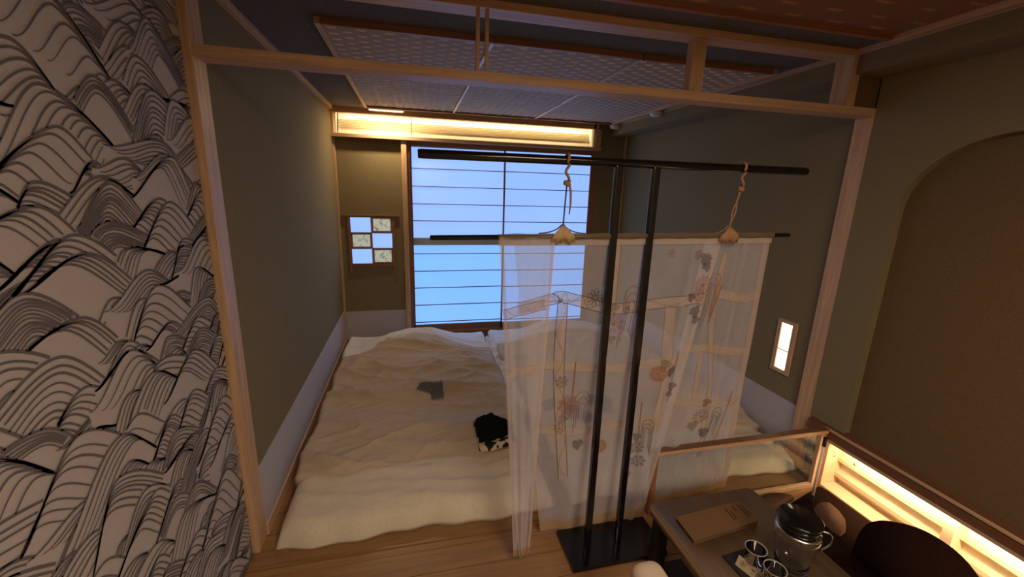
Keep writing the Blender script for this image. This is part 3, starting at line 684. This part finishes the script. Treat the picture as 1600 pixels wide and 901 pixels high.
def futon(x0, x1, y0, y1, yd, seed, label, marks, right=False):
    f = empty('futon', label=label, category='futon', group='futons on the bed platform')
    def jm(x, y):
        ww = 0.012 * math.sin(x * 9 + seed) + 0.006 * math.sin(x * 31)
        return (x, y + (ww if y < y0 + 0.3 else 0))
    def hm(x, y):
        ex = min(x - x0, x1 - x); ey = min(y - y0, y1 - y)
        r = 0.085
        h = 0.105
        k = min(1, max(0, ex) / r); k2 = min(1, max(0, ey) / r)
        h *= (0.25 + 0.75 * math.sqrt(max(0, 1 - (1 - k) ** 2))) * (0.12 + 0.88 * math.sqrt(max(0, 1 - (1 - k2) ** 2))) 
        h += (fbm(x * 4 + seed, y * 9, 1) * 0.004 + ridge2(x * 0.8 + seed, y * 9 + 0.8 * x, 2) * 0.014 - 0.004) * min(1, k * 2)
        return max(0.006, h)
    grid_closed(x0, x1, y0, y1, hm, 90, 130, 0.001, 'mattress', WHITEC, f, jm)
    # duvet
    dx0, dx1, dy0, dy1 = x0 - 0.005, x1 + 0.005, yd, y1 - 0.03
    def jd(x, y):
        k = max(0, 1 - (y - dy0) / 0.3)
        return (x + 0.008 * math.sin(y * 13 + seed), y + k * (0.018 * math.sin(x * 6 + seed) + 0.008 * math.sin(x * 17)) - (0.02 * k * (x - dx0) if not right else 0))
    hd_ = lambda x, y: duvet_h(x, y, dx0, dx1, dy0, dy1, seed)
    ysplit = dy0 + (dy1 - dy0) * 0.80
    dv = grid_closed(dx0, dx1, dy0, dy1, hd_, 150, 210, 0.06, 'duvet', DUVET, f, jd)
    # white head cover strip following the crest
    def hs(x, y): return hd_(x, min(y, dy1)) + 0.009 * sstep((y - ysplit_f(x)) / 0.03)
    ysplit_f = lambda x: ysplit + 0.03 * math.sin(x * 4 + seed)
    grid_closed(dx0 - 0.006, dx1 + 0.006, ysplit, dy1 + 0.02, hs, 150, 50, 0.06, 'white_cover_edge', SHEETW, f, lambda x, y: (x + 0.008 * math.sin(y * 13 + seed), y + 0.025 * math.sin(x * 4 + seed) * (1 - (y - ysplit) / (dy1 - ysplit))))
    for (mx, my, sc, rot) in marks:
        P = [(a_, b_ * 1.8) for a_, b_ in [(-0.10, -0.012), (-0.055, 0.035), (-0.025, 0.055), (0.035, 0.058), (0.080, 0.040), (0.090, 0.028), (0.088, -0.055), (0.004, -0.055), (0.0, -0.018)]]
        b = MB(); n = len(P); ca, sa = math.cos(rot), math.sin(rot)
        bm = bmesh.new(); v = [bm.verts.new((mx + sc * (ca * px - sa * py), my + sc * (sa * px + ca * py), 0)) for px, py in P]; bm.faces.new(v)
        bmesh.ops.triangulate(bm, faces=bm.faces[:]); 
        for _ in range(3): bmesh.ops.subdivide_edges(bm, edges=bm.edges[:], cuts=1, use_grid_fill=True)
        for q in bm.verts:
            jx, jy = q.co.x, q.co.y
            q.co.z = max(hd_(jx + ddx * 0.012, jy + ddy * 0.012) for ddx, ddy in ((0, 0), (1, 0), (-1, 0), (0, 1), (0, -1))) + 0.003
        me = bpy.data.meshes.new('grey_motif'); bm.to_mesh(me); bm.free(); me.materials.append(GREYP)
        o = bpy.data.objects.new('grey_motif', me); COL.objects.link(o); o.parent = dv
    return f, hd_
f1, H1 = futon(-0.595, 0.635, 1.605, 3.86, 1.945, 1.7, 'left futon with beige duvet and one grey printed motif, fully in view', [(0.084, 2.60, 0.95, 0.02)])
f2, H2 = futon(0.72, 2.085, 1.62, 3.90, 1.92, 5.3, 'right futon seen through the sheer hanging cloth, white corner by the wall', [(0.95, 2.18, 1.0, 0.2), (1.13, 2.27, 1.1, -0.3), (0.86, 2.32, 0.8, 0.5), (1.30, 2.75, 0.9, 0.1)], True)
# crumpled sheet between the futons
def hc(x, y): return 0.05 + 0.05 * ridge(x * 9, y * 4, 3) * 0.8 + 0.02 * fbm(x * 12, y * 9)
grid_closed(0.60, 0.755, 2.4, 3.75, hc, 24, 120, 0.002, 'crumpled_sheet', SHEETW, None)
o = COL.objects[-1]; o['label'] = 'crumpled white sheet tucked in the gap between the two futons'; o['category'] = 'sheet'

# clothes lying on the left futon
cl = empty('folded_cloth', label='black and white patterned folded cloth under the black garment', category='cloth')
cx, cyy, ang = 0.425, 2.04, -0.04
def local(u, v): return cx + u * math.cos(ang) - v * math.sin(ang), cyy + u * math.sin(ang) + v * math.cos(ang)
def drape(hw, hd2, th, zoff, name, mat, parent, seed, ragged=0.0, nu=44, nv=30):
    vs = []; fs = []
    for j in range(nv + 1):
        for i in range(nu + 1):
            u = (i / nu * 2 - 1); v = (j / nv * 2 - 1)
            rr = 1 + ragged * noise.noise(Vector((u * 2.2 + seed, v * 2.2, seed)))
            x, y = local(u * hw * rr, v * hd2 * rr); e = min(1 - abs(u), 1 - abs(v))
            z = H1(x, y) + zoff + th * min(1, (e / 0.12)) ** 0.5 + 0.35 * th * ridge(u * 2, v * 2, seed) * min(1, e / 0.2)
            vs.append((x, y, z))
    W = nu + 1
    for j in range(nv):
        for i in range(nu): a = j * W + i; fs.append((a, a + 1, a + W + 1, a + W))
    return MB().add(vs, fs).build(name, mat, parent, True)
drape(0.110, 0.098, 0.022, 0.004, 'cloth', COW, cl, 2.0, 0.05)
gm = drape(0.100, 0.068, 0.030, 0.028, 'black_garment', noisy('black_cotton', (0.006, 0.006, 0.007), 200, 0.2, 0.95), None, 6.0, 0.35)
gm.location = (-0.012, 0.012, 0); gm['label'] = 'crumpled black garment on top of the patterned cloth on the left futon'; gm['category'] = 'garment'

# ------------------------------------------------------------ black garment rack
RY = 1.358
rk = empty('garment_rack', label='tall black lacquered two-post garment rack with long top bar', category='rack')
MB().tube([(0.020, RY, 1.5995), (0.030, RY, 1.60), (1.478, RY, 1.601), (1.488, RY, 1.6005)], [0.0135, 0.0150, 0.0150, 0.0125], 10).build('top_bar', BLACK, rk, True)
for x in (0.694, 0.838):
    box('post', (x - 0.013, RY - 0.011, 0.018), (x + 0.013, RY + 0.011, 1.592), BLACK, rk, 0.004)
box('base_plate', (0.592, 1.258, 0.0), (1.022, 1.462, 0.018), BLACK, rk, 0.003)
hr = MB().tube([(0.052, RY, 1.343), (0.056, RY, 1.343), (1.456, RY, 1.356), (1.461, RY, 1.356)], [0.006, 0.0085, 0.0085, 0.006], 10).build('hanging_rod', BLACK, None, True,
    label='thin black rod carrying the sheer cloth, tied below the rack bar', category='rod')
def tie(xt, xb, label, tail):
    t = empty('cord_tie', label=label, category='cord', group='cord ties between bar and rod')
    r = 0.0195; pts = [(xt + 0.004 * math.sin(a), RY - r * math.cos(a), 1.601 + r * math.sin(a)) for a in np.linspace(-0.5, PI + 0.5, 12)]
    MB().tube(pts, 0.0052, 7).build('loop', CORD, t, True)
    k = []
    for s in range(30):
        a = s * 0.42 if s < 16 else 6.3 + (s - 16) * 1.1; q = min(1, s / 20) if s < 16 else 0.8 + 0.2 * (s - 16) / 13
        rr = 0.006 if s < 16 else 0.0095
        k.append((xt + (xb - xt) * q * 0.3 + rr * math.cos(a), RY - 0.016 + 0.7 * rr * math.sin(a), 1.588 - 0.068 * q))
    MB().tube(k, 0.0048, 7).build('knot', CORD, t, True)
    b = MB(); ks = 1.520
    n = 2 if not tail else 1
    for s in range(n):
        P = [(xt + (xb - xt) * (0.3 + 0.7 * q) + (0.004 * math.sin(q * 9 + s * 3) if n == 2 else 0) + (s - .5) * 0.006 * (n - 1), RY - 0.014 * (1 - q), ks + (1.375 - ks) * q) for q in np.linspace(0, 1, 10)]
        b.tube(P, 0.0034 if n == 2 else 0.0026, 6)
    b.build('cord', CORD if not tail else THREAD, t, True)
    if tail:
        MB().tube([(xt + 0.006, RY - 0.016, 1.53), (xt + 0.014, RY - 0.018, 1.50), (xt + 0.016, RY - 0.018, 1.46), (xt + 0.013, RY - 0.018, 1.425)], [0.004, 0.0038, 0.0034, 0.002], 6).build('tail', CORD, t, True)
    # gathered tuft round the rod
    g = MB()
    for k_ in range(26):
        a = (k_ / 25 - 0.5) * 2
        P = [(xb + a * 0.005, RY - 0.004, 1.385), (xb + a * 0.018, RY - 0.012, 1.370), (xb + a * 0.036, RY - 0.013, 1.354 - 0.004 * abs(a)), (xb + a * 0.044, RY - 0.010, 1.335 + random.uniform(-0.008, 0.006) - 0.012 * (1 - abs(abs(a) * 2 - 1)))]
        g.tube(P, [0.002, 0.0035, 0.0042, 0.0015], 5)
    g.build('tuft', CORD if not tail else HEM, t, True)
    g = MB(); P = []
    for a in np.linspace(-1, 1, 22): P.append((xb + 0.085 * a, RY + 0.002, 1.357 + 0.036 * math.exp(-abs(a) * 3.2)))
    g.tube(P, 0.0022, 6); g.build('gathering_thread', THREAD if tail else CORD, t, True)
tie(0.503, 0.503, 'tan cord tie with a loose tail, in front of the window', True)
tie(1.192, 1.172, 'tan cord tie with a thick knot, in front of the olive wall', False)

# ------------------------------------------------------------ sheer hanging cloth
ct = empty('hanging_cloth', label='sheer white gauze cloth with embroidered flowers hanging from the black rod', category='cloth')
TOPZ = 1.346
class Panel:
    def __init__(s, tl, tr, bl, br, pleat, seed):
        s.c = [Vector(p) for p in (tl, tr, bl, br)]; s.pl = pleat; s.seed = seed
    def ends(s, z):
        tl, tr, bl, br = s.c
        a = (tl.z - z) / (tl.z - bl.z); bq = (tr.z - z) / (tr.z - br.z)
        return tl.lerp(bl, a), tr.lerp(br, bq)
    def uv(s, u, v):
        tl, tr, bl, br = s.c
        p = tl.lerp(tr, u).lerp(bl.lerp(br, u), v)
        return s.rip(p, u, v)
    def rip(s, p, u, v):
        k = sstep(v / 0.25); w_ = 0
        for (uc, wd, am) in s.pl: w_ += am * math.exp(-((u - uc) / (wd * (0.3 + 0.9 * v))) ** 2)
        d = w_ * (0.35 + 0.65 * k) + 0.0035 * math.sin(u * 23 + s.seed) * k + 0.004 * fbm(u * 5 + s.seed, v * 2.5, s.seed) * k
        d += 0.010 * ridge2(u * 3.2 + v * 1.5 + s.seed, v * 2.4 - u, s.seed) * sstep((v - 0.45) / 0.4)
        return Vector((p.x, p.y - d + 0.004, p.z))
    def xz(s, x, z, off=0.0):
        a, b_ = s.ends(z); u = (x - a.x) / (b_.x - a.x); v = (s.c[0].z - z) / (s.c[0].z - s.c[2].z)
        p = s.rip(a.lerp(b_, u), u, v); p.x = x; p.z = z; return Vector((p.x, p.y - off, p.z))
    def mesh(s, name, mat, nu=90, nv=80): return MB().grid(lambda u, v: s.uv(u, v), nu, nv).build(name, mat, ct, True)
PM = Panel((0.330, 1.360, TOPZ), (1.160, 1.362, 1.352), (0.520, 1.478, 0.012), (1.030, 1.474, 0.012), [(0.20, 0.06, 0.010), (0.86, 0.05, 0.016), (0.45, 0.10, 0.006)], 1.0)
PR = Panel((1.090, 1.368, 1.352), (1.378, 1.366, 1.354), (1.070, 1.545, 0.006), (1.575, 1.575, 0.006), [(0.22, 0.10, 0.010), (0.60, 0.06, 0.008)], 3.0)
PL = Panel((0.278, 1.345, TOPZ), (0.475, 1.345, TOPZ), (0.368, 1.352, 0.035), (0.432, 1.356, 0.045), [(0.55, 0.16, 0.010)], 5.0)
PM.mesh('middle_panel', SHEER); PR.mesh('right_panel', SHEER, 70, 80); PL.mesh('left_panel', SHEERL, 40, 80)
def ribbon(P, pts, wd, name, mat, off=0.002, wav=0.0, n=8, sides=True):
    """flat strip on a panel through (x, z) points"""
    C = catmull([tuple(q) for q in pts], n) if len(pts) > 2 else [tuple(np.array(pts[0]) * (1 - t) + np.array(pts[1]) * t) for t in np.linspace(0, 1, n * 3)]
    C = np.array(C); d = np.gradient(C, axis=0); l = np.hypot(d[:, 0], d[:, 1]) + 1e-9; nr = np.stack([-d[:, 1] / l, d[:, 0] / l], 1)
    vs = []; fs = []
    for k in range(len(C)):
        for t in (-1, -0.33, 0.33, 1): vs.append(P.xz(C[k, 0] + nr[k, 0] * wd * t, C[k, 1] + nr[k, 1] * wd * t, off))
    for k in range(len(C) - 1):
        for q in range(3): a = 4 * k + q; fs.append((a, a + 1, a + 5, a + 4))
    return MB().add(vs, fs).build(name, mat, ct, True), C, nr
def ruffle(P, pts, wd, n=8, thread=THREAD):
    """a band with stitched edges and wavy stitching"""
    o, C, nr = ribbon(P, pts, wd, 'lattice_band', SHEERB, 0.002, n=n)
    b = MB()
    for sd in (-1, 1):
        b.tube([P.xz(c[0] + r[0] * wd * sd, c[1] + r[1] * wd * sd, 0.003) for c, r in zip(C, nr)], 0.0010, 4)
    th = []
    for k in range(len(C) - 1):
        for t in (0, 0.5):
            c = C[k] * (1 - t) + C[k + 1] * t; s_ = 0.75 * wd * math.sin((k + t) * 1.1)
            th.append(P.xz(c[0] + nr[k, 0] * s_, c[1] + nr[k, 1] * s_, 0.003))
    b.tube(th, 0.0005, 4)
    q = b.build('stitching', thread, o)
ruffle(PM, [(0.36, 1.087), (0.49, 1.118), (0.514, 1.128), (0.591, 1.108), (0.725, 1.072), (0.846, 1.077), (1.083, 1.098), (1.135, 1.088)], 0.021)
ruffle(PM, [(0.40, 0.850), (0.50, 0.849), (0.774, 0.814), (1.019, 0.83), (1.10, 0.84)], 0.018, thread=HEM)
ruffle(PM, [(0.527, 1.105), (0.535, 0.85), (0.560, 0.60), (0.60, 0.30)], 0.020)
ruffle(PM, [(0.713, 1.33), (0.717, 1.2), (0.721, 1.09)], 0.020, thread=CORD)
ruffle(PM, [(0.981, 1.075), (0.995, 0.9), (1.012, 0.72), (0.99, 0.5)], 0.020, thread=HEM)
ruffle(PM, [(0.46, 0.56), (0.7, 0.53), (0.9, 0.55), (1.05, 0.56)], 0.015, thread=HEM)
ruffle(PR, [(1.18, 1.115), (1.25, 1.105), (1.342, 1.088), (1.405, 1.097)], 0.020, thread=HEM)
ruffle(PR, [(1.11, 0.868), (1.22, 0.862), (1.306, 0.842), (1.440, 0.825)], 0.020, thread=HEM)
ruffle(PR, [(1.195, 0.84), (1.21, 0.7), (1.224, 0.594)], 0.018, thread=HEM)
ruffle(PR, [(1.12, 0.60), (1.25, 0.58), (1.40, 0.55), (1.475, 0.56)], 0.018, thread=HEM)
ruffle(PR, [(1.195, 1.28), (1.21, 1.0), (1.30, 0.6), (1.33, 0.25)], 0.012, thread=HEM)
ruffle(PL, [(0.300, 1.075), (0.38, 1.095), (0.45, 1.108)], 0.018, thread=CORD)
ruffle(PL, [(0.325, 0.85), (0.38, 0.862), (0.43, 0.86)], 0.016, thread=HEM)
# hems
def edge_hem(P, u0, u1, wd, name='side_hem', mat=SHEERB, v0=0.0, v1=1.0):
    def fn(s_, t_):
        v = v0 + (v1 - v0) * t_; u = u0 + (u1 - u0) * t_
        p = P.uv(u, v); return Vector((p.x + (s_ - 0.5) * wd, p.y - 0.002, p.z))
    return MB().grid(fn, 2, 60).build(name, mat, ct, True)
edge_hem(PM, 0.985, 0.985, 0.014); edge_hem(PR, 0.97, 0.96, 0.030); edge_hem(PL, 0.05, 0.06, 0.010); edge_hem(PL, 0.96, 0.94, 0.010)
edge_hem(PR, 0.66, 0.66, 0.006)
def bottom_hem(P, wd, u0=0, u1=1, name='bottom_hem'):
    H = P.c[0].z - P.c[2].z
    return MB().grid(lambda s_, t_: P.uv(u0 + (u1 - u0) * s_, 1 - wd / H * t_) + Vector((0, -0.003, 0)), 60, 3).build(name, SHEERH, ct, True)
bottom_hem(PM, 0.058); bottom_hem(PR, 0.045); bottom_hem(PL, 0.030)
# sleeve round the rod
def sleeve(x0, x1):
    def fn(s_, t_):
        a = 2 * PI * t_; x = x0 + (x1 - x0) * s_; zc = 1.3435 + 0.0093 * (x - 0.05) ; r = 0.0105 + 0.001 * math.sin(x * 60)
        return Vector((x, RY + r * math.cos(a), zc + r * math.sin(a)))
    MB().grid(fn, 120, 12).build('rod_sleeve', cloth_sheer('sleeve_gauze', (0.42, 0.31, 0.20), 0.45), ct, True)
    MB().grid(lambda s_, t_: Vector((x0 + (x1 - x0) * s_, RY - 0.001, 1.336 + 0.0093 * (x0 + (x1 - x0) * s_) - 0.024 * t_)), 60, 2).build('top_hem', SHEERB, ct, True)
sleeve(0.276, 1.380)
# embroidery
def chrys(P, x, z, r, mat, n=12, thread=None, open_=False):
    b = MB()
    for k in range(n):
        a = 2 * PI * k / n + 0.2; w_ = PI / n * 0.85
        pts = [(0.15 * r, a), (0.75 * r, a - w_), (r, a), (0.75 * r, a + w_)]
        q = [P.xz(x + rr * math.cos(aa), z + rr * math.sin(aa), 0.004) for rr, aa in pts]
        if open_:
            b.tube(q + [q[0]], 0.0007, 4)
        else: b.add(q, [(0, 1, 2, 3)])
    o = b.build('embroidered_flower', mat, ct)
    if not open_:
        c_ = MB(); c_.add([P.xz(x + 0.16 * r * math.cos(a), z + 0.16 * r * math.sin(a), 0.005) for a in [2 * PI * k / 10 for k in range(10)]], [tuple(range(10))]).build('flower_centre', thread or THREADO, o)
def leaf(P, x, z, r, mat, rot=0):
    pts = []
    for k in range(40):
        a = 2 * PI * k / 40; rr = r * (0.80 + 0.13 * math.cos(3 * (a - rot)) + 0.09 * math.cos(5 * a + rot) + 0.06 * math.cos(9 * a))
        pts.append(P.xz(x + rr * math.cos(a), z + rr * math.sin(a), 0.004))
    b = MB().add([P.xz(x, z, 0.004)] + pts, [(0, 1 + k, 1 + (k + 1) % 40) for k in range(40)])
    o = b.build('embroidered_leaf', mat, ct)
def arches(P, x, zt, zb, r, mat=THREADO, n=3, dx=0.0):
    b = MB()
    for k in range(n):
        rr = r * (1 - 0.3 * k); top = zt - k * r * 0.9
        pts = [(x - rr + dx, zb + k * 0.03), (x - rr, top - rr)] + [(x - rr * math.cos(a), top - rr + rr * math.sin(a)) for a in np.linspace(0.2, PI - 0.2, 9)] + [(x + rr, top - rr), (x + rr + dx, zb + 0.10 * (zt - zb) + k * 0.02)]
        b.tube([P.xz(px, pz, 0.004) for px, pz in pts], 0.0009, 4)
    b.build('embroidered_stream', mat, ct)
def stem(P, x0, z0, x1, z1, mat=THREADO):
    b = MB()
    for d in (0, 0.009): b.tube([P.xz(x0 + d * 0.2, z0, 0.004), P.xz((x0 + x1) / 2 + d * 0.6, (z0 + z1) / 2, 0.004), P.xz(x1 + d, z1, 0.004)], 0.0009, 4)
    b.build('embroidered_stem', mat, ct)
chrys(PM, 0.655, 1.117, 0.038, THREAD, 10, open_=True)
leaf(PM, 0.737, 1.078, 0.022, SHEERT); leaf(PM, 0.790, 1.066, 0.020, SHEERT, 1); chrys(PM, 0.741, 1.010, 0.048, SHEERP, 9)
leaf(PM, 0.742, 0.945, 0.020, SHEERT, .5)
arches(PM, 0.808, 1.160, 0.905, 0.030, dx=-0.01)
leaf(PM, 1.100, 1.262, 0.030, SHEERG, 0.3); leaf(PM, 1.112, 1.232, 0.024, SHEERG, 1.0); chrys(PM, 1.062, 1.278, 0.022, SHEERT, 8)
chrys(PM, 1.112, 1.155, 0.046, SHEERP, 12); chrys(PM, 1.098, 1.115, 0.034, SHEERP, 10); leaf(PM, 1.068, 1.105, 0.022, SHEERG, .4); leaf(PM, 1.098, 1.045, 0.030, SHEERG, 0.9); leaf(PM, 1.108, 1.008, 0.022, SHEERG, 0.1)
chrys(PM, 0.946, 1.285, 0.020, SHEERP, 6)
chrys(PM, 0.975, 0.774, 0.040, SHEERO, 18, THREADO); leaf(PM, 0.998, 0.820, 0.026, SHEERT); leaf(PM, 1.034, 0.780, 0.030, SHEERG, .7); leaf(PM, 1.058, 0.705, 0.024, SHEERG, .2); leaf(PM, 1.050, 0.670, 0.020, SHEERG, 1.2)
stem(PM, 1.06, 0.87, 1.045, 0.63)
chrys(PM, 0.552, 0.775, 0.030, SHEERT, 7); stem(PM, 0.603, 0.855, 0.600, 0.60); chrys(PM, 0.590, 0.662, 0.046, SHEERP, 8); leaf(PM, 0.570, 0.602, 0.024, SHEERT)
chrys(PM, 0.590, 0.662, 0.050, THREADO, 8, open_=True)
arches(PM, 0.650, 0.720, 0.53, 0.030); leaf(PM, 0.648, 0.470, 0.030, SHEERG, .5); chrys(PM, 0.560, 0.560, 0.030, SHEERP, 8)
chrys(PM, 0.751, 0.445, 0.038, SHEERO, 18, THREADO)
chrys(PM, 0.930, 0.415, 0.036, SHEERT, 8); chrys(PM, 0.945, 0.345, 0.034, SHEERG, 7); leaf(PM, 0.925, 0.470, 0.024, SHEERG, .3); arches(PM, 0.965, 0.555, 0.36, 0.022, THREAD); stem(PM, 0.925, 0.64, 0.930, 0.40)
chrys(PM, 0.905, 0.270, 0.024, SHEERG, 7)
arches(PR, 1.175, 1.200, 0.96, 0.026, dx=0.0); stem(PR, 1.215, 1.15, 1.19, 0.98)
chrys(PR, 1.283, 0.500, 0.046, SHEERP, 14); leaf(PR, 1.292, 0.575, 0.028, SHEERT, .2); leaf(PR, 1.250, 0.450, 0.032, SHEERT, .8); leaf(PR, 1.318, 0.405, 0.032, SHEERG, .4)
arches(PR, 1.370, 0.535, 0.34, 0.026, THREAD, 3, -0.01); stem(PR, 1.430, 0.62, 1.400, 0.33)

# put every empty at the base of its thing
bpy.context.view_layer.update()
for o in list(COL.objects):
    if o.type == 'EMPTY' and o.parent is None and o.children:
        lo = Vector((1e9,) * 3); hi = Vector((-1e9,) * 3)
        for c_ in o.children_recursive:
            if c_.type != 'MESH': continue
            for q in c_.bound_box:
                p = c_.matrix_world @ Vector(q); lo = Vector(map(min, lo, p)); hi = Vector(map(max, hi, p))
        base_at(o, ((lo.x + hi.x) / 2, (lo.y + hi.y) / 2, lo.z))
